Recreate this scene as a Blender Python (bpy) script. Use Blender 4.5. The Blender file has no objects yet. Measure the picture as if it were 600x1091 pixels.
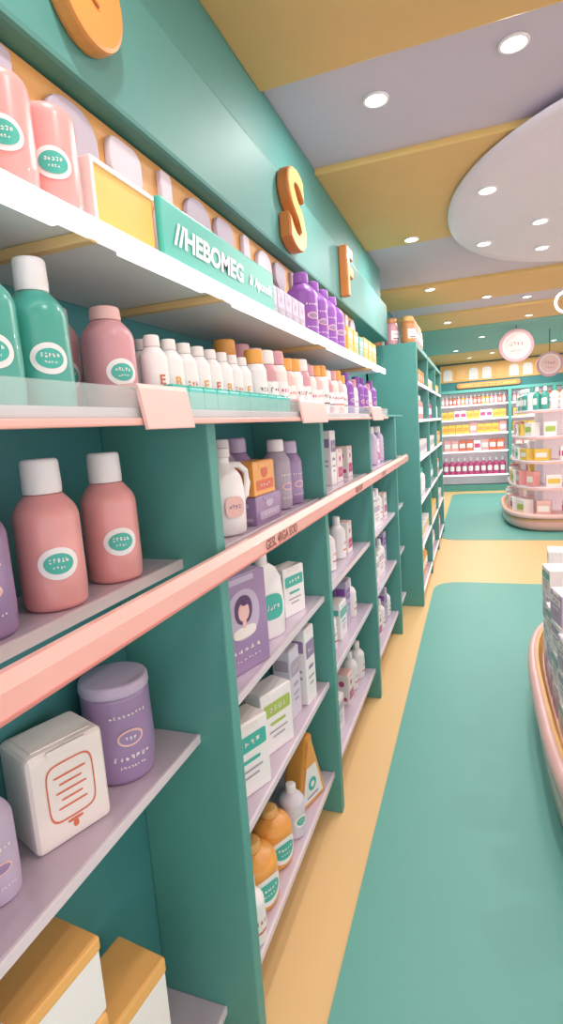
import bpy, bmesh, math, random
from mathutils import Vector, Matrix
random.seed(7)
S=bpy.context.scene
COL=S.collection
S.view_settings.view_transform='Standard'
H=1.55
# ---------------------------------------------------------------- materials
def lin(c):
    out=[]
    for v in c:
        v/=255.0
        out.append(v/12.92 if v<=0.04045 else ((v+0.055)/1.055)**2.4)
    return out
_m={}
def mat(name,rgb,rough=0.45,metal=0.0,emit=0.0,alpha=1.0,var=0.05,scale=6.0,coat=0.0):
    if name in _m: return _m[name]
    m=bpy.data.materials.new(name); m.use_nodes=True
    nt=m.node_tree; b=nt.nodes['Principled BSDF']
    c=lin(rgb)
    tc=nt.nodes.new('ShaderNodeTexCoord'); nz=nt.nodes.new('ShaderNodeTexNoise')
    nz.inputs['Scale'].default_value=scale; nz.inputs['Detail'].default_value=2
    nt.links.new(tc.outputs['Object'],nz.inputs['Vector'])
    mx=nt.nodes.new('ShaderNodeMix'); mx.data_type='RGBA'
    mx.inputs[6].default_value=[max(0,v*(1-var)) for v in c]+[1]
    mx.inputs[7].default_value=[min(1,v*(1+var)) for v in c]+[1]
    nt.links.new(nz.outputs['Fac'],mx.inputs[0])
    nt.links.new(mx.outputs[2],b.inputs['Base Color'])
    b.inputs['Roughness'].default_value=rough
    b.inputs['Metallic'].default_value=metal
    b.inputs['Coat Weight'].default_value=coat
    if emit>0:
        b.inputs['Emission Color'].default_value=c+[1]
        b.inputs['Emission Strength'].default_value=emit
    if alpha<1: b.inputs['Alpha'].default_value=alpha
    _m[name]=m; return m
TEAL=mat('teal_paint',(88,158,150),.5)
TEALD=mat('teal_back',(66,136,138),.6)
TEALB=mat('teal_beam',(82,144,138),.55)
TEALC=mat('teal_ceiling',(108,180,172),.55)
TFLOOR=mat('teal_floor',(104,174,164),.5,var=.03,scale=2)
YFLOOR=mat('yellow_floor',(238,198,140),.45,var=.03,scale=2)
CEIL=mat('ceiling_lilac',(204,194,212),.7,var=.02)
CEILY=mat('ceiling_gold',(224,182,120),.6,var=.04)
CEILL=mat('ceiling_disc',(232,222,236),.7,var=.02)
EDGEY=mat('gold_edge',(238,200,126),.5)
LILAC=mat('shelf_lilac',(206,190,208),.2,var=.03,coat=.4)
LILACE=mat('shelf_edge',(226,212,222),.3)
WHITE=mat('white_plastic',(248,244,246),.3,var=.02)
CREAM=mat('cream_card',(244,234,232),.5,var=.03)
PINK=mat('pink_plastic',(242,168,168),.3,coat=.3)
PINKL=mat('pink_light',(242,196,192),.35)
ROSE=mat('rose_dark',(216,158,168),.35)
RAIL=mat('rail_salmon',(242,182,174),.25,coat=.4)
RAILD=mat('rail_dark_salmon',(206,132,126),.35)  # darker salmon for the rail strip, brackets and sign marks
INK=mat('rail_ink',(140,76,78),.5)
TEALP=mat('teal_plastic',(76,172,158),.28,coat=.3)
TEALL=mat('teal_label',(76,186,172),.4)
TEALK=mat('teal_ink',(24,116,110),.5)
PURP=mat('purple_plastic',(160,134,178),.3,coat=.3)
PURPD=mat('purple_deep',(148,88,180),.35)
PORT=mat('portrait_violet',(96,66,112),.5)
LAV=mat('lavender',(198,182,210),.4)
GREY=mat('grey_lilac',(180,168,186),.5)
SILV=mat('silhouette_pale',(214,200,214),.5)
PALE=mat('pale_grey_white',(222,216,230),.35)
ORNG=mat('orange_plastic',(242,168,80),.35,coat=.2)
LIDO=mat('orange_lid',(244,184,108),.45)
GOLD=mat('gold_wood',(222,164,100),.45,var=.08,scale=14)
GBOX=mat('golden_box',(240,190,92),.45)
JBR=mat('orange_brown',(206,140,88),.4)
OR0=mat('orange_letter_side',(200,122,62),.4,var=.05)
OR1=mat('orange_letter',(224,150,80),.4,var=.05)
OR2=mat('orange_letter_light',(244,184,110),.4,var=.05)
GOLDL=mat('gold_light',(238,184,112),.45,var=.06)
WOOD=mat('wood_slat',(214,180,124),.5,var=.08,scale=20)
BROWN=mat('brown_ink',(130,76,64),.6)
YEL=mat('yellow_box',(242,202,98),.4)
LIME=mat('lime_band',(176,200,100),.5)
MAG=mat('magenta',(204,84,136),.4)
RED=mat('red_print',(222,116,88),.5)
SHELFT=mat('top_shelf_grey',(218,222,224),.4,var=.02)
LED=mat('led_strip',(255,250,250),.4,emit=1.8)
LEDT=mat('led_front',(255,250,252),.4,emit=1.0)
GLOWF=mat('white_glow',(250,240,246),.4,emit=.6)  # emission added to brighten far shelf edges; also the pendant ring
GLOWB=mat('fill_glow',(252,238,244),.4,emit=.22)  # faint emission added to brighten panels and edges that hold no lamp
LAMP=mat('lamp_glow',(255,252,248),.4,emit=9)
GLASS=mat('acrylic_lip',(224,238,238),.08,alpha=.25)
AQUA=mat('aqua_acrylic',(110,222,212),.15,alpha=.85)
DARK=mat('dark_trim',(52,60,66),.4)
# ---------------------------------------------------------------- mesh builder
def roundpts(pts,seg=4,closed=False):
    n=len(pts); out=[]
    for i,p in enumerate(pts):
        r=p[2] if len(p)>2 else 0
        if r<=0 or (not closed and (i==0 or i==n-1)):
            out.append((p[0],p[1])); continue
        a=Vector(pts[(i-1)%n][:2]); b=Vector(p[:2]); c=Vector(pts[(i+1)%n][:2])
        d1=(a-b); d2=(c-b); l1=d1.length; l2=d2.length
        d1.normalize(); d2.normalize()
        ang=d1.angle(d2)
        t=min(r/max(math.tan(ang/2),1e-4),l1*.49,l2*.49)
        s=b+d1*t; e=b+d2*t
        for k in range(seg+1):
            u=k/seg
            q=s*(1-u)**2+b*2*u*(1-u)+e*u*u
            out.append((q.x,q.y))
    return out
_tc={}
def textgeo(s,size,bold=0,ext=0,bev=0):
    k=(s,size,bold,ext,bev)
    if k in _tc: return _tc[k]
    cu=bpy.data.curves.new('tmp','FONT'); cu.body=s; cu.size=size; cu.offset=bold
    cu.extrude=ext; cu.bevel_depth=bev; cu.bevel_resolution=2
    cu.align_x='CENTER'; cu.align_y='CENTER'; cu.resolution_u=3 if not ext else 8
    o=bpy.data.objects.new('tmp',cu); COL.objects.link(o)
    dg=bpy.context.evaluated_depsgraph_get()
    me=bpy.data.meshes.new_from_object(o.evaluated_get(dg))
    vs=[tuple(v.co) for v in me.vertices]; fs=[tuple(p.vertices) for p in me.polygons]
    bpy.data.objects.remove(o); bpy.data.curves.remove(cu); bpy.data.meshes.remove(me)
    _tc[k]=(vs,fs); return _tc[k]
def flatmap(o,u,v,n):
    o=Vector(o);u=Vector(u);v=Vector(v);n=Vector(n)
    return lambda a,b,c:o+u*a+v*b+n*c
def fx(x,y,z): return flatmap((x,y,z),(0,1,0),(0,0,1),(1,0,0))
def fy(x,y,z): return flatmap((x,y,z),(1,0,0),(0,0,1),(0,-1,0))
def bend(r,zc,a0=0.0):
    return lambda a,b,c:Vector(((r+c)*math.cos(a/r+a0),(r+c)*math.sin(a/r+a0),zc+b))
MK=[0]
class MB:
    def __init__(s): s.v=[];s.f=[];s.m=[];s.s=[];s.mats=[]
    def mi(s,m):
        if m not in s.mats: s.mats.append(m)
        return s.mats.index(m)
    def add(s,vs,fs,m,smooth=False):
        o=len(s.v); s.v+= [tuple(v) for v in vs]; i=s.mi(m)
        for f in fs: s.f.append([a+o for a in f]); s.m.append(i); s.s.append(smooth)
        return s
    def bm(s,b,m,smooth=False,mx=None):
        b.verts.index_update()
        vs=[(mx@v.co if mx else v.co.copy()) for v in b.verts]
        fs=[[v.index for v in f.verts] for f in b.faces]
        b.free(); return s.add(vs,fs,m,smooth)
    def box(s,c,d,m,bev=.003,rz=0,seg=2):
        b=bmesh.new(); bmesh.ops.create_cube(b,size=1)
        bmesh.ops.scale(b,vec=d,verts=b.verts)
        if bev>0: bmesh.ops.bevel(b,geom=list(b.edges),offset=min(bev,min(d)*.45),segments=seg,affect='EDGES',profile=.6)
        return s.bm(b,m,False,Matrix.Translation(c)@Matrix.Rotation(rz,4,'Z'))
    def lathe(s,prof,m,seg=26,c=(0,0,0),sx=1,sy=1,rs=4):
        p=roundpts(prof,rs); vs=[];fs=[];rings=[]
        for r,z in p:
            if r<1e-6: rings.append([len(vs)]); vs.append((c[0],c[1],c[2]+z))
            else:
                rings.append(list(range(len(vs),len(vs)+seg)))
                for k in range(seg):
                    a=2*math.pi*k/seg; vs.append((c[0]+r*sx*math.cos(a),c[1]+r*sy*math.sin(a),c[2]+z))
        for A,B in zip(rings,rings[1:]):
            for k in range(seg):
                k2=(k+1)%seg
                if len(A)==1 and len(B)==1: break
                if len(A)==1: fs.append((A[0],B[k2],B[k]))
                elif len(B)==1: fs.append((A[k],A[k2],B[0]))
                else: fs.append((A[k],A[k2],B[k2],B[k]))
        return s.add(vs,fs,m,True)
    def prism(s,out,z0,z1,m,mp=None,bev=0,smooth=False):
        b=bmesh.new()
        vs=[b.verts.new((x,y,z0)) for x,y in out]; f=b.faces.new(vs)
        r=bmesh.ops.extrude_face_region(b,geom=[f])
        for e in r['geom']:
            if isinstance(e,bmesh.types.BMVert): e.co.z=z1
        bmesh.ops.recalc_face_normals(b,faces=b.faces)
        if bev>0:
            ed=[e for e in b.edges if abs(e.verts[0].co.z-e.verts[1].co.z)<1e-6]
            bmesh.ops.bevel(b,geom=ed,offset=bev,segments=2,affect='EDGES',profile=.6)
        if mp:
            for v in b.verts: v.co=mp(v.co.x,v.co.y,v.co.z)
        return s.bm(b,m,smooth)
    def patch(s,mp,w,h,m,n=2.0,off=.0008,u0=0,v0=0,rings=5,seg=32,inner=0.0):
        vs=[];fs=[]
        if inner==0: vs.append(mp(u0,v0,off))
        st=0 if inner>0 else 1
        R=[inner+(1-inner)*k/rings for k in range(st,rings+1)]
        for r in R:
            for k in range(seg):
                a=2*math.pi*k/seg; ca=math.cos(a);sa=math.sin(a)
                x=math.copysign(abs(ca)**(2/n),ca)*w/2*r; y=math.copysign(abs(sa)**(2/n),sa)*h/2*r
                vs.append(mp(u0+x,v0+y,off))
        o=0
        if inner==0:
            o=1
            for k in range(seg): fs.append((0,1+k,1+(k+1)%seg))
        for j in range(len(R)-1):
            for k in range(seg):
                k2=(k+1)%seg; fs.append((o+j*seg+k,o+(j+1)*seg+k,o+(j+1)*seg+k2,o+j*seg+k2))
        return s.add(vs,fs,m,True)
    def text(s,mp,t,size,m,off=.0014,u0=0,v0=0,sx=1,bold=0,shear=0):
        vs,fs=textgeo(t,size,bold)
        return s.add([mp(u0+x*sx+y*shear,v0+y,off) for x,y,z in vs],fs,m)
    def marks(s,mp,w,h,m,off=.0014,u0=0,v0=0,n=5):
        """row of small indistinct printed strokes, like unreadable lettering"""
        MK[0]+=1; rr=random.Random(MK[0]*17+n); st=w/n
        for k in range(n):
            x=u0-w/2+st*(k+.5)
            for q in range(3):
                if rr.random()<.5: s.patch(mp,st*.2,h*rr.uniform(.4,.8),m,3,off=off,u0=x+st*rr.uniform(-.3,.3),v0=v0+h*rr.uniform(-.15,.15),rings=1,seg=8)
                else: s.patch(mp,st*rr.uniform(.4,.75),h*.22,m,3,off=off,u0=x,v0=v0+rr.uniform(-.35,.35)*h,rings=1,seg=8)
        return s
    def tube(s,path,r,m,seg=10,closed=False):
        vs=[];fs=[];P=[Vector(p) for p in path];n=len(P)
        for i,p in enumerate(P):
            t=(P[(i+1)%n]-P[i-1]) if closed else (P[min(i+1,n-1)]-P[max(i-1,0)])
            t.normalize(); up=Vector((0,0,1)) if abs(t.z)<.9 else Vector((1,0,0))
            if closed: up=Vector((0,1,0))
            a=t.cross(up).normalized(); b=t.cross(a)
            for k in range(seg):
                w=2*math.pi*k/seg; vs.append(p+a*math.cos(w)*r+b*math.sin(w)*r)
        for i in range(n if closed else n-1):
            for k in range(seg):
                k2=(k+1)%seg;j=(i+1)%n
                fs.append((i*seg+k,i*seg+k2,j*seg+k2,j*seg+k))
        if not closed:
            fs.append(tuple(range(seg))[::-1]); fs.append(tuple((n-1)*seg+k for k in range(seg)))
        return s.add(vs,fs,m,True)
    def loft(s,rings,m,n=3.0,seg=56,c=(0,0),smooth=False,open_=False):
        vs=[];fs=[]
        for hx,hy,z in rings:
            for k in range(seg):
                a=2*math.pi*k/seg;ca=math.cos(a);sa=math.sin(a)
                vs.append((c[0]+math.copysign(abs(ca)**(2/n),ca)*hx,c[1]+math.copysign(abs(sa)**(2/n),sa)*hy,z))
        for j in range(len(rings)-1):
            for k in range(seg):
                k2=(k+1)%seg; fs.append((j*seg+k,j*seg+k2,(j+1)*seg+k2,(j+1)*seg+k))
        s.add(vs,fs,m,smooth)
        if open_: return s
        L=(len(rings)-1)*seg
        return s.add([vs[k] for k in range(seg)]+[vs[L+k] for k in range(seg)],[tuple(range(seg))[::-1],tuple(seg+k for k in range(seg))],m,False)
    def mesh(s,name):
        me=bpy.data.meshes.new(name); me.from_pydata(s.v,[],s.f)
        for m in s.mats: me.materials.append(m)
        me.polygons.foreach_set('material_index',s.m)
        me.polygons.foreach_set('use_smooth',s.s)
        me.update(); return me
def mkobj(name,data,loc=(0,0,0),rz=0,parent=None):
    o=bpy.data.objects.new(name,data); COL.objects.link(o)
    o.location=loc; o.rotation_euler=(0,0,rz)
    if parent: o.parent=parent
    return o
def structure(name,mb):
    o=mkobj(name,mb.mesh(name)); o['kind']='structure'; return o
class Proto:
    def __init__(s,name,cat,label): s.name=name;s.cat=cat;s.label=label;s.parts=[]
    def part(s,n,mb,label=None): s.parts.append((n,mb.mesh(n),label)); return s
def place(p,loc,rz=0,group=None,label=None,sc=1.0):
    if len(p.parts)==1: root=mkobj(p.name,p.parts[0][1],loc,rz)
    else:
        root=mkobj(p.name,None,loc,rz); root.empty_display_size=.02
        for n,me,l in p.parts:
            o=mkobj(n,me,parent=root)
            if l:o['label']=l
    if sc!=1.0: root.scale=(sc,)*3 if not isinstance(sc,tuple) else sc
    root['label']=label or p.label; root['category']=p.cat
    if group: root['group']=group
    return root
# ---------------------------------------------------------------- room
def bx(x0,x1,y0,y1,z0,z1,m,bev=0.0):
    return MB().box(((x0+x1)/2,(y0+y1)/2,(z0+z1)/2),(x1-x0,y1-y0,z1-z0),m,bev)
YB=12.4; CZ=2.7; WX=-.84
structure('floor',bx(-.94,4.6,-1.5,YB+.1,-.1,0,YFLOOR))
structure('ceiling',bx(-.94,4.6,-1.5,YB+.1,CZ,CZ+.1,CEIL))
structure('wall_left',bx(-.94,WX,-1.5,YB+.1,0,CZ,TEALD))
structure('wall_back',bx(WX,4.6,YB,YB+.1,0,CZ,TEALD))
structure('trim_1',bx(WX,-.625,-1.0,4.35,2.165,2.43,TEALB,.010))
structure('trim_2',bx(WX,-.668,-1.0,4.35,2.43,CZ,TEALB,.006))
def goldpanel(n,y0,y1,m=CEILY,x0=-.668,x1=4.6):
    b=MB(); b.box(((x0+x1)/2,(y0+y1)/2,CZ-.0125),(x1-x0,y1-y0,.025),m,.004)
    b.box(((x0+x1)/2,y0-.006,CZ-.0125),(x1-x0,.012,.028),EDGEY if m is CEILY else m,.002)
    structure(n,b)
goldpanel('trim_3',-1.4,1.90)
goldpanel('trim_4',2.58,3.80)
goldpanel('trim_5',5.05,5.9,x0=WX)
goldpanel('trim_6',6.5,7.5,x0=WX)
goldpanel('trim_7',7.55,10.4,TEALC,x0=WX)
goldpanel('trim_8',10.45,12.35,x0=WX)
b=MB(); b.loft([(1.03,1.27,CZ-.0252),(1.07,1.31,CZ-.028),(1.085,1.325,CZ-.036),(1.08,1.32,CZ-.046),(1.05,1.29,CZ-.056),(.98,1.22,CZ-.061)],CEILL,2.1,96,(.95,3.5),smooth=True)
structure('trim_9',b)
def runner(x0,x1,y0,y1,label,r=.28):
    pts=[(x0,y0,r),(x1,y0,r),(x1,y1,r),(x0,y1,r)]
    b=MB(); b.prism(roundpts(pts,8,True),0,.004,TFLOOR)
    o=mkobj('floor_runner',b.mesh('floor_runner')); o['label']=label;o['category']='floor mat'
runner(-.39,1.75,-1.3,5.25,'long teal floor runner with rounded corners on yellow floor')
runner(-.47,2.2,7.15,11.6,'teal floor mat before the far shelving wall')
# ---------------------------------------------------------------- left shelving
FX=-.53; BKX=-.80
root=mkobj('wall_shelving',None,(-.65,0,0)); root['label']='long teal wall shelving with lilac shelves and salmon rail'; root['category']='shelving unit'
def rp(name,mb,label=None):
    me=mb.mesh(name); me.transform(Matrix.Translation((.65,0,0)))
    o=mkobj(name,me,parent=root)
    if label:o['label']=label
    return o
Y0=-.25; Y1=4.32; YT=3.30
rp('back_panel',bx(-.832,BKX,Y0,Y1,0.0,2.16,TEALD,.002))
div=[-.2,1.03,1.92,2.88,3.86]
for y in div: rp('divider_panel',bx(BKX,FX,y,y+.04,0,1.585,TEAL,.004))
bays=list(zip([d+.04 for d in div],div[1:]+[Y1]))
SHZ=[.18,.565,.915,1.290]
B1=[.11,.86,1.281]
for i,(a,c) in enumerate(bays):
    for z in (B1 if i==0 else SHZ):
        b=MB(); fxx=-.625 if i==0 else -.56
        b.box(((BKX+fxx)/2,(a+c)/2,z-.009),(fxx-BKX,c-a,.018),LILAC,.003)
        b.box((fxx+.003,(a+c)/2,z-.010),(.008,c-a,.022),LILACE,.002)
        rp('shelf',b)
b=MB(); b.box(((BKX-.50)/2,(Y0+YT)/2,1.5925),(-.50-BKX,YT-Y0,.015),LILACE,.003); rp('display_shelf',b,'pale long display shelf')
b=MB(); b.box(((BKX+FX)/2,(YT+Y1)/2,1.5925),(FX-BKX,Y1-YT,.015),TEAL,.003); rp('top_panel',b,'teal top panel')
b=MB(); b.box((-.495,(Y0+YT)/2,1.606),(.005,YT-Y0,.05),GLASS,.001); rp('shelf_lip',b,'clear acrylic lip')
b=MB(); b.box((-.494,(Y0+YT)/2,1.578),(.01,YT-Y0,.012),RAIL,.003); rp('edge_strip',b,'salmon edge strip')
b=MB(); b.box(((BKX-.505)/2,(Y0+YT)/2,1.852),(-.505-BKX,YT-Y0,.016),SHELFT,.003); rp('top_shelf',b,'grey white top shelf')
b=MB(); b.box((-.50,(Y0+YT)/2,1.846),(.012,YT-Y0,.030),LEDT,.004); rp('shelf_front',b,'glowing white shelf front')
for k in range(4):
    ya=[-.2,.72,1.15,2.0][k]+.05; yb=[.63,1.05,1.9,3.2][k]
    rp('light_strip',MB().box((-.518,(ya+yb)/2,1.841),(.018,yb-ya,.006),LED,.002),'slim white led strip')
for y in (.68,1.10,1.95,2.9):
    rp('shelf_bracket',MB().box((-.65,y,1.836),(.30,.018,.016),WOOD,.003),'thin gold wooden bracket')
b=MB(); prof=[(-.511,1.252),(-.490,1.252),(-.488,1.254),(-.488,1.288),(-.500,1.304),(-.511,1.304)]
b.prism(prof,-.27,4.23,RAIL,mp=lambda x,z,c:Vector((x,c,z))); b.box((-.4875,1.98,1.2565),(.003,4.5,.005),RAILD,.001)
rp('front_rail',b,'glossy salmon horizontal rail')
m=fx(-.4878,0,1.271)
for yy,t,sz in ((1.33,'GESL 4RGA EOD',.034),(2.35,'EKLE ROP',.034),(3.05,'ELP SOA',.034)):
    b=MB(); b.text(m,t,sz,INK,off=.0006,u0=yy,bold=.0006); rp('rail_lettering',b,'small dark rose lettering')
for y in div: rp('rail_bracket',MB().box((-.52,y+.02,1.277),(.024,.03,.03),RAILD,.002))
def clip(y0,y1):
    b=MB(); pts=roundpts([(-.53,1.638,.0),(-.49,1.638,.01),(-.478,1.565,.004),(-.484,1.565,.0),(-.496,1.632,.005),(-.53,1.632,0)],3,True)
    b.prism(pts,0,y1-y0,PINKL,mp=lambda x,z,c:Vector((x,y0+c,z)))
    o=mkobj('price_clip',b.mesh('price_clip'));o['label']='blank pink price clip hooked over the shelf lip';o['category']='price holder';o['group']='price clips on the display shelf'
clip(.735,.885); clip(1.56,1.84); clip(2.75,3.05)
DX=-.674
b=MB(); b.box((DX,(Y0+YT)/2,2.011),(.012,YT-Y0,.296),GOLD,.002)
board=mkobj('display_board',b.mesh('display_board'));board['label']='gold backboard with cut-out bottle silhouettes';board['category']='decor board'
sil=[[(-.055,0,.0),(.055,0,0),(.055,.18,.035),(.024,.21,.012),(.024,.28,.012),(-.024,.28,.012),(-.024,.21,.012),(-.055,.18,.035)],
     [(-.066,0,0),(.066,0,0),(.066,.275,.06),(-.066,.275,.06)],
     [(-.045,0,0),(.045,0,0),(.045,.15,.02),(.018,.18,.01),(.055,.21,.02),(.055,.275,.035),(-.055,.275,.035),(-.055,.21,.02),(-.018,.18,.01),(-.045,.15,.02)]]
y=.25;k=0
while y<3.2:
    b=MB(); b.prism(roundpts(sil[k%3],5,True),0,.014,[GREY,SILV,SILV,GREY][k%4],mp=fx(DX+.006,y,1.865),bev=.004)
    mkobj('bottle_silhouette',b.mesh('bottle_silhouette'),parent=board)
    y+=.155; k+=1
# medallion and letters on the beam
BXF=-.625
y,z,ry,rz=.875,2.305,.088,.095
mp=fx(BXF,y,z); out=[(ry*math.cos(a*math.pi/32),rz*math.sin(a*math.pi/32)) for a in range(64)]
p=Proto('wall_medallion','sign','round solid orange medallion with small curved mark on teal beam')
b=MB(); b.prism(out,.0,.035,OR1,mp=mp,bev=.008); p.part('disc',b)
arc=[(.028*math.cos(t),.028*math.sin(t)) for t in [math.pi*(.7+k*.09) for k in range(10)]]
b=MB(); b.tube([mp(x+.01,q,.036) for x,q in arc],.004,OR0,8); p.part('curved_mark',b)
place(p,(0,0,0))
def letter(y,z,t,h,sx,label,bold=.012):
    vs,fs=textgeo(t,h/.72,bold,.014,.008)
    mp=fx(BXF,y,z)
    zs=[q[1] for q in vs]; mid=(max(zs)+min(zs))/2; xs=[q[0] for q in vs]; mx_=(max(xs)+min(xs))/2
    k=h/(max(zs)-min(zs)); z0=min(q[2] for q in vs)
    p=Proto('wall_letter','sign',label)
    b=MB(); b.add([mp((q[0]-mx_)*k*sx,(q[1]-mid)*k,q[2]-z0) for q in vs],fs,OR0); p.part('body',b)
    vs,fs=textgeo(t,h/.72,bold+.004,0,0)
    b=MB(); b.add([mp((q[0]-mx_)*k*sx,(q[1]-mid)*k,.0445) for q in vs],fs,OR2); p.part('face',b)
    place(p,(0,0,0),group='letters on the teal beam')
letter(1.975,2.314,'S',.275,1.2,'chunky gold-orange letter S mounted on the teal beam',bold=.003)
letter(2.84,2.305,'F',.235,1.0,'slim gold-orange letter F mounted on the teal beam',bold=.003)
# ---------------------------------------------------------------- product prototypes
def bottle(r,h,caph,capr,body,cap,name='shampoo_bottle',lab='oval',ink=TEALL,label='',neck=.004,text='',lz=.42,shoulder=.9,seg=26,big=1.0):
    p=Proto(name,'bottle',label)
    bh=h-caph
    b=MB(); b.lathe([(0,0),(r*.96,0,r*.2),(r,bh*.2,r*.3),(r*.99,bh*.86,r*shoulder),(capr*1.02,bh-.0005,.004),(capr*.85,bh,.001),(0,bh)],body,seg,rs=6); p.part('body',b)
    b=MB(); b.lathe([(0,bh+.0005),(capr,bh+.0005,.002),(capr*1.02,bh+caph*.25,.002),(capr*.97,h,capr*.25),(0,h)],cap,seg); p.part('cap',b)
    if lab:
        b=MB(); mp=bend(r*1.005,bh*lz)
        if lab=='oval':
            w=r*1.22*big;hh=r*1.0*big
            b.patch(mp,w,hh,WHITE,off=.0006); b.patch(mp,w*.72,hh*.64,ink,off=.0012)
            b.marks(mp,w*.5,hh*.17,WHITE,off=.0019,v0=hh*.1,n=5); b.marks(mp,w*.34,hh*.1,WHITE,off=.0019,v0=-hh*.12,n=4)
        elif lab=='band':
            w=r*1.7;hh=bh*.45
            b.patch(mp,w,hh,WHITE,9,off=.0006)
            if text: b.text(mp,text,r*.95,ink,off=.0012,v0=hh*.12,bold=.0008)
            else: b.marks(mp,w*.6,hh*.25,ink,off=.0012,v0=hh*.12,n=3)
            b.patch(mp,w*.7,hh*.1,ink,6,off=.0011,v0=-hh*.32)
        elif lab=='line':
            b.marks(mp,r*1.1,r*.2,CREAM,off=.0009,v0=bh*.18,n=6); b.patch(mp,r*.95,r*.5,PINKL,off=.0008,v0=-bh*.02); b.patch(mp,r*.75,r*.36,PURP,off=.0013,v0=-bh*.02)
            b.marks(mp,r*1.1,r*.14,CREAM,off=.0009,v0=-bh*.22,n=8)
        p.part('label',b)
    return p
P_pink=bottle(.046,.215,.05,.0265,PINK,WHITE,label='pink shampoo bottle with white cap and oval label')
P_teal=bottle(.042,.205,.045,.022,TEALP,WHITE,label='teal shampoo bottle with white cap and oval label')
P_pinkcap=bottle(.042,.165,.022,.024,ROSE,PINKL,label='rose pink bottle with pink cap and oval label',name='lotion_bottle')
P_pinktop=Proto('lotion_tub','bottle','wide rounded capless pink container with oval label')
r=.0395; b=MB(); b.lathe([(0,0),(r*.96,0,.008),(r,.03,.01),(r*.98,.140,.040),(0,.143)],PINK,28,rs=8); P_pinktop.part('body',b)
b=MB(); mp=bend(r*1.005,.060); b.patch(mp,r*1.25,r*1.05,WHITE,off=.0006); b.patch(mp,r*.95,r*.72,TEALL,off=.0012); b.marks(mp,r*.6,r*.17,WHITE,off=.0019,v0=r*.1,n=5); b.marks(mp,r*.4,r*.1,WHITE,off=.0019,v0=-r*.12,n=4); P_pinktop.part('label',b)
P_purp=bottle(.044,.20,.04,.03,PURP,LAV,lab='line',label='purple shampoo bottle with printed label')
P_lav=bottle(.04,.20,.035,.024,LAV,WHITE,lab='line',ink=PURP,label='lavender bottle with white cap')
P_glil=bottle(.04,.20,.035,.024,GREY,WHITE,lab='line',ink=PURP,label='tall grey-lilac bottle with white cap')
P_dpurp=bottle(.05,.24,.04,.024,PURPD,PURPD,name='detergent_bottle',lab='line',label='deep purple bottle on the top shelf')
P_small=[bottle(.026,.140,.022,.015,WHITE,CREAM,name='vitamin_bottle',lab='band',ink=k,label='small white bottle with lettered label',text=t,seg=20,shoulder=.7) for k,t in ((RED,'E'),(ORNG,'B'),(RED,''),(ORNG,'E'))]
P_amber=[bottle(.026,.13,.03,.02,c,k,name='supplement_jar',lab='band',ink=i,label=l,seg=18,shoulder=.5) for c,k,i,l in
  ((WHITE,ORNG,BROWN,'white jar with orange cap'),(PINKL,ORNG,RED,'pink jar with orange cap'),(CREAM,ROSE,MAG,'cream jar with rose cap'),(ROSE,CREAM,BROWN,'rose jar with cream cap'))]
P_topjar=[bottle(.05,.18,.035,.04,c,k,name='storage_jar',lab='band',ink=BROWN,label=l,seg=20,shoulder=.4) for c,k,l in ((JBR,GOLDL,'wide orange-brown jar with golden lid'),(ROSE,JBR,'wide rose jar with brown lid'))]
P_white=bottle(.035,.17,.035,.015,WHITE,WHITE,name='lotion_bottle',lab='band',ink=RED,label='white bottle with small printed label')
P_greyb=bottle(.045,.19,.03,.018,PALE,WHITE,name='lotion_bottle',lab='oval',ink=TEALL,label='squat pale grey-white bottle with oval label')
P_orngb=bottle(.055,.155,.022,.022,ORNG,GOLDL,name='detergent_bottle',lab='oval',ink=TEALL,label='squat rounded orange bottle with large white label',shoulder=1.1,big=1.35)
p=P_jar=Proto('cream_jar','jar','squat purple jar with wide flush lilac lid')
b=MB(); b.lathe([(0,0),(.060,0,.012),(.064,.06,.04),(.062,.172,.008),(.060,.178,.002),(0,.178)],PURP,32); p.part('body',b)
b=MB(); b.lathe([(0,.1785),(.062,.1785,.002),(.0635,.184,.003),(.0625,.203,.008),(0,.205)],LAV,32); p.part('lid',b)
b=MB(); mp=bend(.0642,.09); b.marks(mp,.07,.008,CREAM,off=.001,v0=.055,n=9); b.patch(mp,.048,.034,PINKL,off=.001,v0=.008); b.patch(mp,.04,.026,PURP,off=.0016,v0=.008); b.marks(mp,.024,.009,CREAM,off=.0022,v0=.008,n=3)
b.marks(mp,.07,.012,CREAM,off=.001,v0=-.032,n=7); b.marks(mp,.05,.007,CREAM,off=.001,v0=-.05,n=8); p.part('label',b)
p=P_jug=Proto('detergent_jug','bottle','white jug bottle with side handle and pink label')
b=MB(); b.lathe([(0,0),(.05,0,.012),(.053,.09,.03),(.046,.14,.04),(.018,.172,.01),(.018,.185,.002),(0,.185)],WHITE,26,sx=.8); p.part('body',b)
b=MB(); b.lathe([(0,.1855),(.02,.1855,.002),(.02,.208,.004),(0,.208)],CREAM,20); p.part('cap',b)
b=MB(); b.tube([(0,.02,.166),(0,.045,.165),(0,.063,.148),(0,.067,.12),(0,.06,.09),(0,.048,.075)],.008,WHITE); p.part('handle',b)
b=MB(); mp=flatmap((.0424,0,.07),(0,1,0),(0,0,1),(1,0,0)); b.patch(mp,.05,.05,PINKL,off=.0025,n=3); b.marks(mp,.034,.012,PURP,off=.004,n=4); p.part('label',b)
p=P_round=Proto('lotion_pack','bottle','rounded white pack with teal print beside the lilac carton')
b=MB(); b.loft([(.022,.036,0),(.026,.042,.006),(.027,.044,.06),(.024,.04,.115),(.018,.03,.135),(.010,.016,.145)],WHITE,2.8,32,smooth=True); p.part('body',b)
b=MB(); b.lathe([(0,.1455),(.013,.1455,.002),(.013,.165,.003),(0,.165)],CREAM,18); p.part('cap',b)
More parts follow.
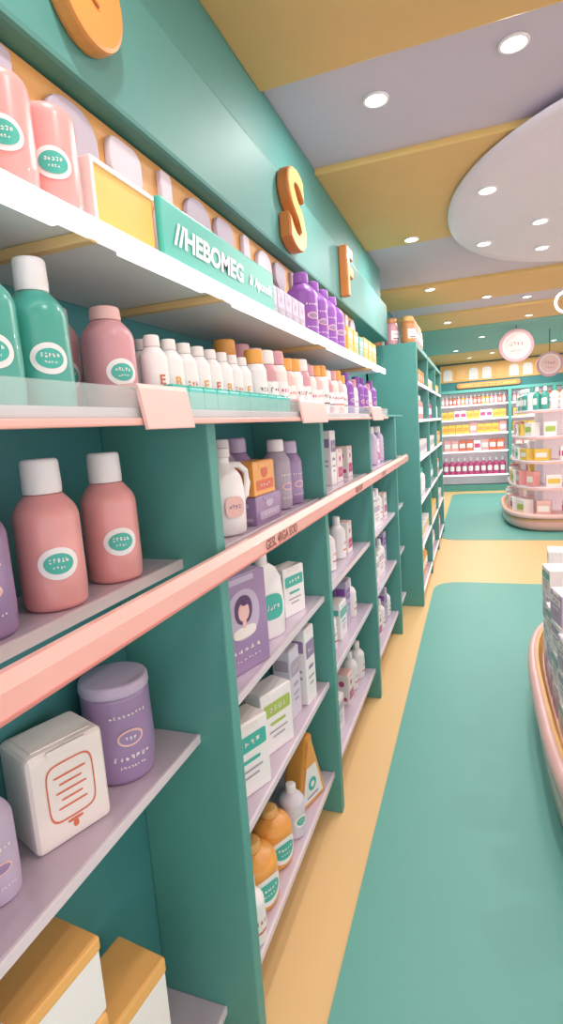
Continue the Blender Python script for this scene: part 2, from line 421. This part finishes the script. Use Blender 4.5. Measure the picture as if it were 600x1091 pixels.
b=MB(); mp=fx(.0272,0,.065); b.patch(mp,.05,.05,TEALL,3,off=.001); b.marks(mp,.034,.012,WHITE,off=.002,n=4); p.part('label',b)
def carton(w,d,h,main,top,acc,label='',name='carton',style=0,bev=.0025):
    p=Proto(name,'box',label)
    b=MB(); b.box((0,0,h/2),(d,w,h),main,bev,seg=3); p.part('body',b)
    b=MB()
    if style==4: b.box((0,0,h-.006),(d*1.02,w*1.02,.026),top,.005)
    else:
        e=bev*2.2
        b.box((0,0,h+.0008),(d-e,w-e,.0018),top,.0005); b.box((d*.5-.001,0,h-.008),(.004,w*.5,.012),top,.0005)
    p.part('top_flap',b)
    b=MB(); c=MB(); f=fx(d/2,0,h/2); g=fy(0,-w/2,h/2)
    if style==0:
        b.patch(f,w*.86,h*.22,acc,14,v0=h*.22); b.marks(f,w*.55,h*.1,CREAM if acc not in(WHITE,CREAM) else BROWN,v0=h*.22,off=.0018,n=4)
        b.patch(f,w*.5,h*.05,acc,8,v0=-h*.02); b.patch(f,w*.6,h*.03,GREY,8,v0=-h*.15); b.patch(f,w*.4,h*.03,GREY,8,v0=-h*.24)
        c.patch(g,d*.8,h*.16,acc,14,v0=h*.28); c.patch(g,d*.55,h*.035,GREY,8,v0=-h*.05); c.patch(g,d*.55,h*.035,GREY,8,v0=-h*.14)
    elif style==1:
        b.patch(f,w*.62,h*.6,acc,5,v0=h*.04,inner=.94,rings=1)
        for k,q in enumerate((.42,.3,.4,.28,.38)): b.patch(f,w*q,h*.02,acc,6,v0=h*(.2-.08*k))
        b.patch(f,w*.2,h*.03,RED,4,v0=-h*.29); b.patch(f,w*.07,h*.07,RED,3,v0=-h*.34)
    elif style==2:
        # portrait: oval, hair, face, shoulders
        b.patch(f,w*.66,h*.52,LAV,2.2,v0=h*.10); b.patch(f,w*.36,h*.30,PORT,2.2,v0=h*.15,off=.0012)
        b.patch(f,w*.22,h*.19,PINKL,2.2,v0=h*.13,off=.0017); b.patch(f,w*.08,h*.10,PINKL,4,v0=h*.01,off=.0016); b.patch(f,w*.46,h*.12,CREAM,3,v0=-h*.08,off=.0015)
        b.patch(f,w*.14,h*.05,PORT,2,v0=h*.215,u0=w*.03,off=.0022)
        b.marks(f,w*.6,h*.06,CREAM,v0=-h*.26,n=5); b.marks(f,w*.6,h*.03,CREAM,v0=-h*.36,n=8); c.patch(g,d*.7,h*.2,PURPD,10,v0=h*.2); c.marks(g,d*.6,h*.08,PORT,v0=-h*.1,n=4)
    elif style==3:
        b.patch(f,w*.8,h*.3,acc,12,v0=-h*.2); b.patch(f,w*.3,min(w*.3,h*.4),acc,2,v0=h*.2); b.marks(f,w*.5,h*.12,CREAM,v0=-h*.2,off=.0016,n=4)
        c.patch(g,d*.7,h*.12,acc,10,v0=-h*.3); c.patch(g,d*.4,h*.2,acc,2,v0=h*.2)
    elif style==4:
        c.patch(g,d*.5,h*.03,GREY,8,v0=h*.05); c.patch(g,d*.4,h*.03,GREY,8,v0=-h*.08)
    if b.v: p.part('label',b)
    if c.v: p.part('side_print',c)
    return p
C_white=carton(.135,.110,.165,CREAM,CREAM,RED,style=1,label='cream rounded carton with red outlined note label',bev=.014)
C_orange=carton(.13,.11,.13,WHITE,LIDO,ORNG,style=4,label='white carton with plain orange lid',bev=.006)
C_lilbox=carton(.13,.11,.13,PALE,PALE,LAV,style=4,label='pale lilac-white carton at the end of the row',bev=.006)
C_purple=carton(.15,.10,.20,PURP,LAV,PURPD,style=2,label='lilac purple carton with portrait picture')
C_lime=carton(.10,.055,.135,WHITE,WHITE,LIME,label='white carton with green and yellow band')
C_tealc=carton(.10,.055,.14,WHITE,CREAM,TEALL,label='white carton with teal band')
C_tall=carton(.06,.05,.20,WHITE,CREAM,PURP,label='tall slim white carton with purple band')
C_tallg=carton(.06,.05,.19,PALE,PALE,GREY,label='tall slim pale grey carton')
C_tallp=carton(.06,.05,.19,LAV,LAV,PURPD,label='tall slim lavender carton with purple band')
C_og=carton(.09,.06,.07,ORNG,ORNG,RED,label='orange carton with red band',style=3)
C_pu=carton(.08,.06,.075,PURP,PURP,LAV,label='small purple carton with pale emblem',style=3)
C_pinkc=carton(.07,.06,.13,CREAM,PINKL,MAG,label='cream carton with magenta print',style=3)
C_yel=carton(.09,.07,.11,GBOX,YEL,WHITE,label='small yellowish carton on the top shelf',style=0)
C_tb=carton(.09,.07,.10,TEALP,TEALL,WHITE,label='small teal carton with white band',style=0)
C_blue=carton(.12,.08,.13,WHITE,CREAM,LAV,label='white carton with lavender band')
C_lil=carton(.062,.06,.095,LAV,LAV,GREY,label='small plain lilac carton on the top shelf',style=3)
p=P_wedge=Proto('triangular_pack','box','bright orange triangular pack with white label')
b=MB(); b.prism(roundpts([(-.064,0,.01),(.064,0,.01),(.014,.165,.01),(.014,.185,.004),(-.014,.185,.004),(-.014,.165,.01)],4,True),-.028,.028,ORNG,mp=flatmap((0,0,0),(0,1,0),(0,0,1),(1,0,0)),bev=.008); p.part('body',b)
b=MB(); mp=fx(.028,0,0); b.add([mp(-.046,.014,.001),mp(.046,.014,.001),mp(.020,.105,.001),mp(-.020,.105,.001)],[(0,1,2,3)],WHITE); b.patch(mp,.034,.034,TEALL,off=.0018,v0=.056); b.patch(mp,.016,.016,WHITE,off=.0024,v0=.056); b.patch(mp,.05,.006,GREY,6,off=.0018,v0=.026); p.part('label',b)
# ------------------------------------------------- fill left shelving
Z4=1.8605; Z3=1.6005
g='bottles on the top shelf'
for y in (.585,.668,.502): place(P_pinktop,(-.550,y,Z4),-.75,'pink containers on the top shelf')
place(P_dpurp,(-.575,.40,Z4),-.3,g)
p=Proto('display_box','box','long golden yellow box with pale frame')
b=MB(); b.box((0,0,.05),(.11,.160,.1),GBOX,.004); p.part('body',b)
b=MB(); b.box((.002,-.083,.05),(.114,.007,.102),CREAM,.002); b.box((.0560,0,.0975),(.004,.165,.008),CREAM,.001); b.box((.0560,0,.004),(.004,.165,.008),CREAM,.001); p.part('frame',b)
b=MB(); b.box((0,0,.1015),(.10,.15,.003),YEL,.001); p.part('lid',b)
place(p,(-.575,.800,Z4),0)
y0,y1,h=.89,1.46,.108; L=y1-y0
p=Proto('shelf_sign','sign','teal shelf sign with white slanted lettering')
b=MB(); b.box((0,0,h/2),(.012,L,h),TEALL,.004); p.part('board',b)
b=MB(); b.box((-.02,-L*.3,.006),(.05,.02,.01),WHITE,.002); p.part('foot',b)
b=MB(); b.box((-.02,L*.3,.006),(.05,.02,.01),WHITE,.002); p.part('foot',b)
mp=fx(.0063,0,h*.5)
b=MB(); b.text(mp,'//HEBOMEG',.054,WHITE,u0=-L*.15,bold=.0022,shear=.18,sx=1.12); p.part('lettering',b)
b=MB(); b.text(mp,'& Aponelk',.036,WHITE,u0=L*.325,bold=.0008,shear=.18); p.part('lettering',b)
place(p,(-.517,(y0+y1)/2,Z4),0)
for i in range(5): place(C_lil,(-.56,1.505+i*.068,Z4),0,'lilac cartons on the top shelf')
for y in (1.93,2.07,2.21,2.35): place(P_dpurp,(-.575,y,Z4),-.5,g,sc=(1.12,1.12,.95))
for i in range(6): place([C_yel,C_yel,C_tb,C_yel][i%4],(-.57,2.52+i*.125,Z4),0,'cartons on the top shelf',sc=1.15)
g='bottles on the display shelf'
for x,y in ((-.585,.547),(-.585,.642),(-.585,.452)): place(P_teal,(x,y,Z3),-.55,g,sc=1.02)
place(P_teal,(-.70,.46,Z3),-.5,g); place(P_teal,(-.71,.57,Z3),-.5,g)
place(P_pinkcap,(-.60,.822,Z3),-.5,g,sc=1.08); place(P_pinkcap,(-.685,.800,Z3),-.5,g,sc=(.8,.8,1.12),label='narrow rose pink bottle standing behind a similar bottle')
for i in range(8): place(P_small[i%4],(-.568,.910+i*.059,Z3),-.45,'small white bottles on the display shelf')
for i in range(6): place(P_small[(i+1)%4],(-.64,.99+i*.072,Z3),-.4,'small white bottles on the display shelf',sc=1.08)
for i in range(13): place(P_amber[(i*7)%4],(-.567,1.41+i*.083,Z3),-.35,'supplement jars on the display shelf',sc=1.3+.05*(i%3))
for i in range(11): place(P_amber[(i*5+1)%4],(-.660,1.43+i*.105,Z3),-.35,'supplement jars on the display shelf',sc=1.6)
for i in range(6): place([P_dpurp,P_amber[2],P_dpurp][i%3],(-.575,2.56+i*.125,Z3),-.3,g,sc=.80 if i%3!=1 else 1.3,label=None if i%3==1 else 'deep purple bottle on the display shelf')
p=Proto('soap_box','box','small translucent aqua soap box')
b=MB(); b.box((0,0,.021),(.026,.056,.042),AQUA,.004); p.part('body',b)
b=MB(); b.box((0,0,.0435),(.02,.05,.003),TEALL,.001); p.part('lid',b)
for i in range(11): place(p,(-.521,.90+i*.06,Z3),0,'aqua soap boxes on the display shelf')
ZD,ZC,ZB,ZA=[q+.0005 for q in SHZ]
# bay 1
g='bottles behind the rail'; z=1.2815
place(P_pink,(-.68,.71,z),-.62,g,sc=1.16); place(P_pink,(-.68,.875,z),-.62,g,sc=1.16); place(P_purp,(-.685,.565,z),-.5,g,sc=1.12); place(P_pink,(-.68,.43,z),-.5,g,sc=1.16)
z=.8605
place(P_jar,(-.720,.875,z),-.6,'jars on the lilac shelf',sc=(1.12,1.12,1.04)); place(C_white,(-.728,.700,z),-.36,sc=(1.0,1.05,1.10))
place(P_lav,(-.72,.545,z),-.4,'jars on the lilac shelf',sc=.95); place(P_jar,(-.72,.40,z),-.4,'jars on the lilac shelf')
g='cartons stacked on the lower shelf'; z=.1105
for y,r,zs,pr in ((.750,-.12,1.35,C_orange),(.575,-.05,1.6,C_orange),(.39,-.05,1.55,C_lilbox)):
    for lv in range(2 if y>.4 else 3): place(pr,(-.70,y,z+.1375*zs*lv),r,g,sc=(1.15,1.15,zs))
place(C_orange,(-.712,.572,z+.1375*1.6*2),-.10,g,sc=(1.25,1.35,1.08),label='low wide white carton with orange lid on top of a stack')
# bay 2
g='products on the second bay shelves'
place(P_jug,(-.615,1.26,ZA),-.6,g,sc=1.08); place(P_glil,(-.735,1.17,ZA),-.4,g,sc=1.25)
for y in (1.39,1.50,1.61): place([P_glil,P_purp,P_glil,P_glil][int(y*100)%4],(-.735,y,ZA),-.4,g,sc=1.22)
place(P_glil,(-.625,1.69,ZA),-.4,g,sc=1.15); place(P_purp,(-.625,1.81,ZA),-.4,g,sc=1.1)
place(C_pu,(-.61,1.465,ZA),-.05,g,sc=(1.3,2.2,1.05),label='wide purple carton under an orange carton'); place(C_og,(-.61,1.445,ZA+.0815),-.05,g,sc=(1.25,1.6,1.35),label='orange carton with red band on purple carton')
place(C_purple,(-.650,1.275,ZB),-.3,g,sc=1.32)
place(P_round,(-.63,1.50,ZB),-.5,g,sc=1.6); place(C_tealc,(-.63,1.72,ZB),-.3,g,sc=1.2)
place(C_tealc,(-.63,1.25,ZC),-.4,g,sc=1.5); place(C_lime,(-.63,1.47,ZC),-.35,g,sc=1.45); place(C_tallg,(-.63,1.66,ZC),-.1,g,sc=1.3); place(C_tall,(-.61,1.77,ZC),-.1,g,sc=1.4)
place(P_white,(-.595,1.165,ZD),-.4,g,label='white bottle with red print in front of orange bottle',sc=1.1); place(P_orngb,(-.645,1.29,ZD),-.5,g,sc=(1.42,1.42,1.2)); place(P_orngb,(-.645,1.445,ZD),-.5,g,sc=(1.3,1.3,1.15)); place(P_greyb,(-.612,1.57,ZD),-.5,g,sc=(1.0,1.0,.95)); place(P_wedge,(-.625,1.735,ZD),-.3,g,sc=1.45)
small=[C_tall,C_tallp,P_white,C_tealc,C_lime,C_pinkc,C_blue,P_white]
dims={id(C_tall):.085,id(C_tallp):.085,id(P_white):.09,id(C_tealc):.14,id(C_lime):.14,id(C_pinkc):.10,id(P_lav):.11,id(P_greyb):.12,id(C_blue):.165}
for bi in (2,3,4):
    a,c=bays[bi]
    for z in (ZA,ZB,ZC,ZD):
        y=a+.03
        while True:
            q=random.choice(small) if z!=ZA else random.choice([C_tall,P_lav,C_tall,C_pinkc,C_pu])
            w=dims.get(id(q),.12)
            if y+w>c-.01: break
            place(q,(-.635+random.uniform(-.01,.005),y+w/2,z),random.uniform(-.1,.0),'products on the %s bay shelves'%['third','fourth','fifth'][bi-2],sc=1.2)
            y+=w+random.choice([.03,.05,.14])
# ---------------------------------------------------------------- tall unit beyond
UX0,UX1,UY0,UY1,UZ=-.82,-.43,4.5,7.7,2.16
u=Proto('tall_shelving','shelving unit','tall teal shelving unit with pale shelf edges')
u.part('side_panel',bx(UX0,UX1,UY0,UY0+.05,0,UZ,TEAL,.006)); u.part('side_panel',bx(UX0,UX1,UY1-.05,UY1,0,UZ,TEAL,.006))
for yy in (5.55,6.6): u.part('divider_panel',bx(UX0,UX1,yy,yy+.04,0,UZ,TEAL,.004))
u.part('top_panel',bx(UX0,UX1,UY0+.05,UY1-.05,UZ-.04,UZ,TEAL,.004)); u.part('back_panel',bx(UX0,UX0+.02,UY0+.05,UY1-.05,0,UZ-.04,TEALD,0))
seg=[(4.55,5.55),(5.59,6.6),(6.64,7.65)]; uz=[.12,.5,.88,1.24,1.56,1.86]
for a,c in seg:
    for z in uz:
        b=bx(UX0+.02,UX1-.01,a,c,z-.02,z,LILAC,.002); b.box((UX1-.006,(a+c)/2,z-.012),(.008,c-a,.026),GLOWB if z<1.2 else GLOWF,.002); u.part('shelf',b)
place(u,(0,0,0))
def simple(name,h,r,body,cap,label):
    p=Proto(name,'bottle',label); b=MB()
    b.lathe([(0,0),(r,0,r*.2),(r,h*.68,r*.8),(r*.4,h*.78,.002),(r*.4,h*.8),(0,h*.8)],body,14,rs=3); b.lathe([(0,h*.8),(r*.48,h*.8,.001),(r*.46,h,.003),(0,h)],cap,12,rs=2)
    b.patch(bend(r*1.01,h*.36),r*1.5,h*.3,WHITE,6,seg=16,rings=2); p.part('body',b); return p
F=[simple('bottle',.2,.035,PINK,WHITE,'small pink bottle with white cap on a shelf'),simple('bottle',.2,.035,MAG,WHITE,'small magenta bottle with white cap on a shelf'),
   simple('bottle',.2,.035,WHITE,TEALL,'small white bottle with teal cap on a shelf'),simple('bottle',.2,.035,TEALP,WHITE,'small teal bottle with white cap on a shelf'),
   simple('bottle',.2,.035,ORNG,WHITE,'small orange bottle with white cap on a shelf'),simple('bottle',.2,.035,LAV,PURP,'small lavender bottle with purple cap on a shelf'),
   simple('bottle',.2,.035,LIME,WHITE,'small green bottle with white cap on a shelf'),simple('bottle',.2,.035,RED,WHITE,'small red bottle with white cap on a shelf')]
def sbox(w,d,h,m,acc,label):
    p=Proto('carton','box',label); b=MB(); b.box((0,0,h/2),(d,w,h),m,.003); b.patch(fx(d/2,0,h/2),w*.8,h*.4,acc,10,seg=16,rings=2); b.patch(fy(0,-w/2,h/2),d*.8,h*.4,acc,10,seg=16,rings=2); p.part('body',b); return p
G=[sbox(.14,.1,.12,WHITE,YEL,'white carton with yellow panel'),sbox(.14,.1,.12,YEL,WHITE,'yellow carton with white panel'),sbox(.14,.1,.12,CREAM,LAV,'cream carton with lavender panel'),sbox(.12,.1,.12,WHITE,TEALL,'white carton with teal panel'),sbox(.12,.1,.14,ORNG,WHITE,'orange carton with white panel'),sbox(.12,.1,.14,PINKL,WHITE,'pink carton with white panel'),sbox(.12,.1,.14,WHITE,LIME,'white carton with green panel'),
   sbox(.09,.1,.15,RED,CREAM,'narrow red carton with cream panel'),sbox(.09,.1,.14,WHITE,MAG,'narrow white carton with magenta panel'),sbox(.09,.1,.13,YEL,ORNG,'narrow yellow carton with orange panel'),sbox(.09,.1,.15,PINK,CREAM,'narrow pink carton with cream panel')]
for (a,c) in seg:
    for j,z in enumerate(uz):
        y=a+.09
        q=F[(j*2+int(a))%6] if j%2==0 else G[(j+int(a))%5]
        while y<c-.08:
            place(q,(UX1-.08,y,z+.0005),0,'products on the tall shelving',sc=1.1 if j<5 else .95); y+=.125 if j%2==0 else .2
for i,y in enumerate((4.58,4.71,4.84,4.97,5.10,5.23)):
    place(P_topjar[i%2],(-.50,y,UZ+.0008),-.6,'jars on top of the tall shelving',sc=1.15)
for i in range(2): place(P_topjar[(i+1)%2],(-.63-.13*i,4.58,UZ+.0008),-.6,'jars on top of the tall shelving',sc=1.15)
# ---------------------------------------------------------------- back wall unit
u=Proto('far_shelving','shelving unit','wide bright shelving unit on the back wall')
BX0,BX1,BY0,BY1=-.78,3.4,12.0,12.38
u.part('back_panel',bx(BX0,BX1,BY1-.02,BY1,0,2.1,GLOWB,0)); u.part('base_plinth',bx(BX0,BX1,BY0,BY1-.02,0,.12,TEAL,.004)); u.part('top_panel',bx(BX0,BX1,BY0,BY1-.02,2.04,2.1,TEAL,.004))  # back panel glows faintly, added to brighten the far shelving
for x in (BX0,.62,2.0,BX1-.06): u.part('divider_panel',bx(x,x+.06,BY0-.01,BY1-.02,.12,2.04,TEAL,.003))
bz=[.35,.84,1.2,1.5,1.79]
for x0,x1 in ((BX0+.06,.62),(.68,2.0),(2.06,BX1-.06)):
    for z in bz:
        b=bx(x0,x1,BY0+.01,BY1-.02,z-.025,z,LILACE,.002); b.box(((x0+x1)/2,BY0+.004,z-.012),(x1-x0,.01,.035),GLOWF,.002); u.part('shelf',b)
place(u,(0,0,0))
rows=[([F[1],F[1],F[1]],1.75,.125),([G[10],G[7],G[8]],1.55,.148),([G[9],G[9],G[10]],1.5,.142),([G[9],G[8],G[9]],1.3,.126),([F[0],F[7],F[0],F[4]],1.05,.08)]
for z,(pr,sc,st) in zip(bz,rows):
    for x0,x1 in ((BX0+.06,.62),(.68,2.0)):
        n=int((x1-x0-.03)//st)
        for k in range(n):
            x=x0+(x1-x0-n*st)/2+st*(k+.5)
            place(pr[(k//2+k//5)%len(pr)],(x,BY0+.12,z+.0005),-1.5708,'products on the far shelving',sc=sc)
p=Proto('strip_sign','sign','long plain orange rounded sign above the far shelving')
b=MB(); b.prism(roundpts([(-.62,-.055,.05),(.62,-.055,.05),(.62,.055,.05),(-.62,.055,.05)],5,True),0,.03,OR1,mp=flatmap((0,0,0),(1,0,0),(0,0,1),(0,-1,0)),bev=.006); p.part('board',b)
b=MB(); mp=flatmap((0,-.0305,0),(1,0,0),(0,0,1),(0,-1,0)); b.patch(mp,1.1,.07,OR2,9); b.marks(mp,.6,.03,BROWN,off=.002,n=10); p.part('lettering',b)
place(p,(.25,12.37,2.2))
b=MB(); b.box((1.2,12.385,2.47),(3.8,.02,.36),GOLDL,.004)
bd=mkobj('frieze_board',b.mesh('frieze_board'));bd['label']='gold frieze board with pale arched cut-outs above far shelving';bd['category']='decor board'
for i in range(14):
    b=MB(); b.prism(roundpts([(-.09,0,.0),(.09,0,0),(.09,.24,.08),(-.09,.24,.08)],6,True),0,.015,[CREAM,OR2,CREAM][i%3],mp=flatmap((-.55+i*.26,12.374,2.32),(1,0,0),(0,0,1),(0,-1,0)),bev=.003)
    mkobj('arch_cutout',b.mesh('arch_cutout'),parent=bd)
# ---------------------------------------------------------------- islands
def se(hx,hy,t,n=3.0):
    c=math.cos(t);s=math.sin(t); return math.copysign(abs(c)**(2/n),c)*hx,math.copysign(abs(s)**(2/n),s)*hy
def island(cx,cy,hx,hy,bh,tiers,label,z0=.0045):
    p=Proto('display_island','display stand',label)
    b=MB(); b.loft([(hx-.07,hy-.07,z0),(hx-.03,hy-.03,z0+.02),(hx-.006,hy-.006,z0+bh*.2),(hx-.0,hy-.0,z0+bh*.45),(hx-.01,hy-.01,bh*.72)],RAIL,smooth=True); p.part('base',b)
    b=MB(); b.loft([(hx-.03,hy-.03,bh*.70),(hx+.012,hy+.012,bh*.74),(hx+.022,hy+.022,bh*.80),(hx+.022,hy+.022,bh*.88),(hx+.012,hy+.012,bh*.97),(hx-.006,hy-.006,bh),(hx-.022,hy-.022,bh*.97),(hx-.04,hy-.04,bh*.84)],PINKL,smooth=True); p.part('rim',b)
    b=MB(); b.loft([(hx-.016,hy-.016,bh*.985),(hx-.030,hy-.030,bh*.985),(hx-.048,hy-.048,bh*.86),(hx-.052,hy-.052,bh*.845)],GOLDL,open_=True); p.part('inner_band',b,'gold-yellow inner band')
    b=MB(); b.loft([(hx-.018,hy-.018,bh*.62),(hx+.006,hy+.006,bh*.63),(hx+.006,hy+.006,bh*.70),(hx-.018,hy-.018,bh*.71)],GOLD); p.part('trim_band',b)
    if tiers:
        zt=tiers[-1][0]
        b=MB(); b.box((0,0,(bh*.8+zt)/2),(hx*.5,hy*1.0,zt-bh*.8),GLOWB,.01); p.part('column',b)  # column given a faint glow to lighten the island, no lamp inside
    for z,s in tiers:
        a=hx*s; c=hy-(hx-a)
        b=MB(); b.loft([(a-.01,c-.01,z-.03),(a,c,z-.025),(a+.004,c+.004,z-.012),(a-.004,c-.004,z)],LILACE); b.loft([(a-.012,c-.012,z-.045),(a+.008,c+.008,z-.042),(a+.008,c+.008,z-.022),(a-.012,c-.012,z-.018)],PINKL); p.part('tier_shelf',b)
    place(p,(cx,cy,0))
def ring_items(cx,cy,a,c,z,protos,step,grp,sc=1.0,t0=100,t1=290,stack=None):
    t=math.radians(t0); last=None;k=0
    while t<math.radians(t1):
        x,y=se(a,c,t)
        if last is None or math.hypot(x-last[0],y-last[1])>=step:
            x2,y2=se(a,c,t+.02); ang=math.atan2(y2-y,x2-x)-math.pi/2
            place(protos[(k*3+k//4)%len(protos)],(cx+x,cy+y,z),ang,grp,sc=sc)
            if stack:
                for j in range(1,stack[0]+(k%2)): place(protos[(k+j)%len(protos)],(cx+x,cy+y,z+stack[1]*j),ang+.06*j,grp,sc=sc)
            last=(x,y);k+=1
        t+=.004
I1=(.83,2.5,.58,1.2)
island(*I1,.30,[(.50,.58)],'low salmon display island with rounded base and cartons')
C_b2=carton(.12,.08,.11,WHITE,CREAM,PURP,label='white carton with purple band stacked on island'); C_b3=carton(.12,.08,.11,LAV,CREAM,WHITE,label='lilac carton with white band stacked on island')
C_b4=carton(.12,.08,.11,CREAM,WHITE,TEALL,label='cream carton with teal band stacked on island')
ring_items(I1[0],I1[1],.58-.105,1.2-.105,.2555,[C_b2,C_b3,C_b4],.195,'cartons on the near island',1.2,90,282,stack=(3,.1350))
ring_items(I1[0],I1[1],.58*.58-.07,1.2-.244-.07,.5005,[C_b2,C_b4,C_b3],.20,'cartons on the near island',1.1,100,262)
I2=(1.02,8.75,.66,1.15)
island(*I2,.24,[(.58,.86),(.92,.80),(1.24,.76),(1.58,.72)],'tall salmon tiered island full of products')
ring_items(I2[0],I2[1],.66-.13,1.15-.13,.2045,[G[0],G[5],G[6],G[3],G[8]],.28,'products on the tiered island',1.4)
for (z,s),pr,sc,st in zip([(.58,.86),(.92,.80),(1.24,.76),(1.58,.72)],([G[9],G[0],G[10],G[6]],[G[6],G[8],G[1],G[3]],[G[3],G[10],G[6],G[9]],[F[3],F[2],F[3],F[2],F[0]]),(1.3,1.25,1.25,1.45),(.25,.25,.25,.11)):
    a=.66*s; ring_items(I2[0],I2[1],a-.08,1.15-(.66-a)-.08,z+.0005,pr,st,'products on the tiered island',sc)
# ---------------------------------------------------------------- ceiling lamps
DZ=CZ-.0605; GZ=CZ-.025
cans=[(.13,2.06,CZ,7),(-.32,2.16,CZ,7),(.07,3.05,DZ,7),(.367,3.68,DZ,7),(.435,4.25,DZ,7),(.066,3.93,DZ,7),(-.363,3.70,GZ,7),(-.36,5.15,GZ,9),(.117,5.8,GZ,9),(.5,6.2,CZ,10),(.9,5.2,GZ,9),(-.3,7.0,GZ,9),(.6,7.2,GZ,18),(.1,8.6,GZ,18),(1.2,10.0,GZ,18),(.3,10.9,GZ,26),(-.3,10.0,GZ,20),(.9,11.5,GZ,20),(-.1,11.4,GZ,18),(1.3,2.1,CZ,7),(.4,.6,GZ,7),(-.3,.6,GZ,7)]  # stronger far downlights are added to brighten the dark far end
b=MB(); b.lathe([(.038,-.002),(.046,-.002),(.047,-.006,.002),(.046,-.011,.002),(.038,-.011,.001),(.037,-.004)],WHITE,28)
b2=MB(); b2.lathe([(0,-.0045),(.037,-.0045),(.037,-.003),(0,-.003)],LAMP,28); meR=b.mesh('trim_ring'); meD=b2.mesh('lamp_disc')
for i,(x,y,z,e) in enumerate(cans):
    p=Proto('ceiling_downlight','light','small round white recessed ceiling downlight')
    p.parts=[('trim_ring',meR,None),('lamp_disc',meD,'glowing white disc')]
    place(p,(x,y,z+.002),0,'downlights in the ceiling')
    L=bpy.data.lights.new('downlight_lamp','AREA'); L.shape='DISK'; L.size=.07; L.energy=e*.85; L.color=(1,.97,.95)
    o=bpy.data.objects.new('downlight_lamp',L); COL.objects.link(o); o.location=(x,y,z-.012)
def hang(x,y,z,r,body,label,zc):
    p=Proto('hanging_sign','sign',label); mp=flatmap((0,0,0),(1,0,0),(0,0,1),(0,-1,0))
    out=[(r*math.cos(a*math.pi/24),r*math.sin(a*math.pi/24)) for a in range(48)]
    b=MB(); b.prism(out,-.02,.02,body,mp=mp,bev=.006); p.part('disc',b)
    b=MB(); b.patch(mp,r*1.6,r*1.6,CREAM,off=.0215); b.patch(mp,r*1.4,r*1.4,PINKL,off=.0225); b.marks(mp,r*.8,r*.3,RAILD,off=.024,v0=r*.1,n=4); b.marks(mp,r*.6,r*.14,RAILD,off=.024,v0=-r*.3,n=5); p.part('face',b)
    b=MB(); b.tube([(0,0,r-.003),(0,0,zc-z)],.005,DARK); p.part('rod',b)
    place(p,(x,y,z))
hang(.51,7.9,2.42,.21,ROSE,'round pink hanging sign with small rose marks',GZ); hang(.98,8.6,2.2,.17,ROSE,'round rose hanging sign with small marks',GZ)
p=Proto('pendant_lamp','light','small white ring pendant lamp with dark cable')
b=MB(); b.tube([(0,0,.065),(0,0,.338)],.004,DARK); p.part('cable',b)
b=MB(); b.tube([(.055*math.cos(a*math.pi/16),0,.065*math.sin(a*math.pi/16)) for a in range(32)],.010,GLOWF,closed=True); p.part('ring',b)
place(p,(.60,4.45,DZ-.338))
# ---------------------------------------------------------------- light & camera
W=bpy.data.worlds.new('World'); S.world=W; W.use_nodes=True
bg=W.node_tree.nodes['Background']; bg.inputs[0].default_value=(1,.975,.985,1); bg.inputs[1].default_value=1.5
cam=bpy.data.cameras.new('Camera'); co=bpy.data.objects.new('Camera',cam); COL.objects.link(co)
cam.sensor_fit='VERTICAL'; cam.sensor_height=36; cam.lens=577/1091*36; cam.clip_start=.02
Yd=Vector((.333,.164,-.9285)).normalized(); Xd=Vector((.9406,.0147,.339)); Xd=(Xd-Yd*Xd.dot(Yd)).normalized(); Zd=Xd.cross(Yd)
M=Matrix((Xd,Yd,Zd)).to_4x4(); M.translation=(0,0,H)
co.matrix_world=M
S.camera=co
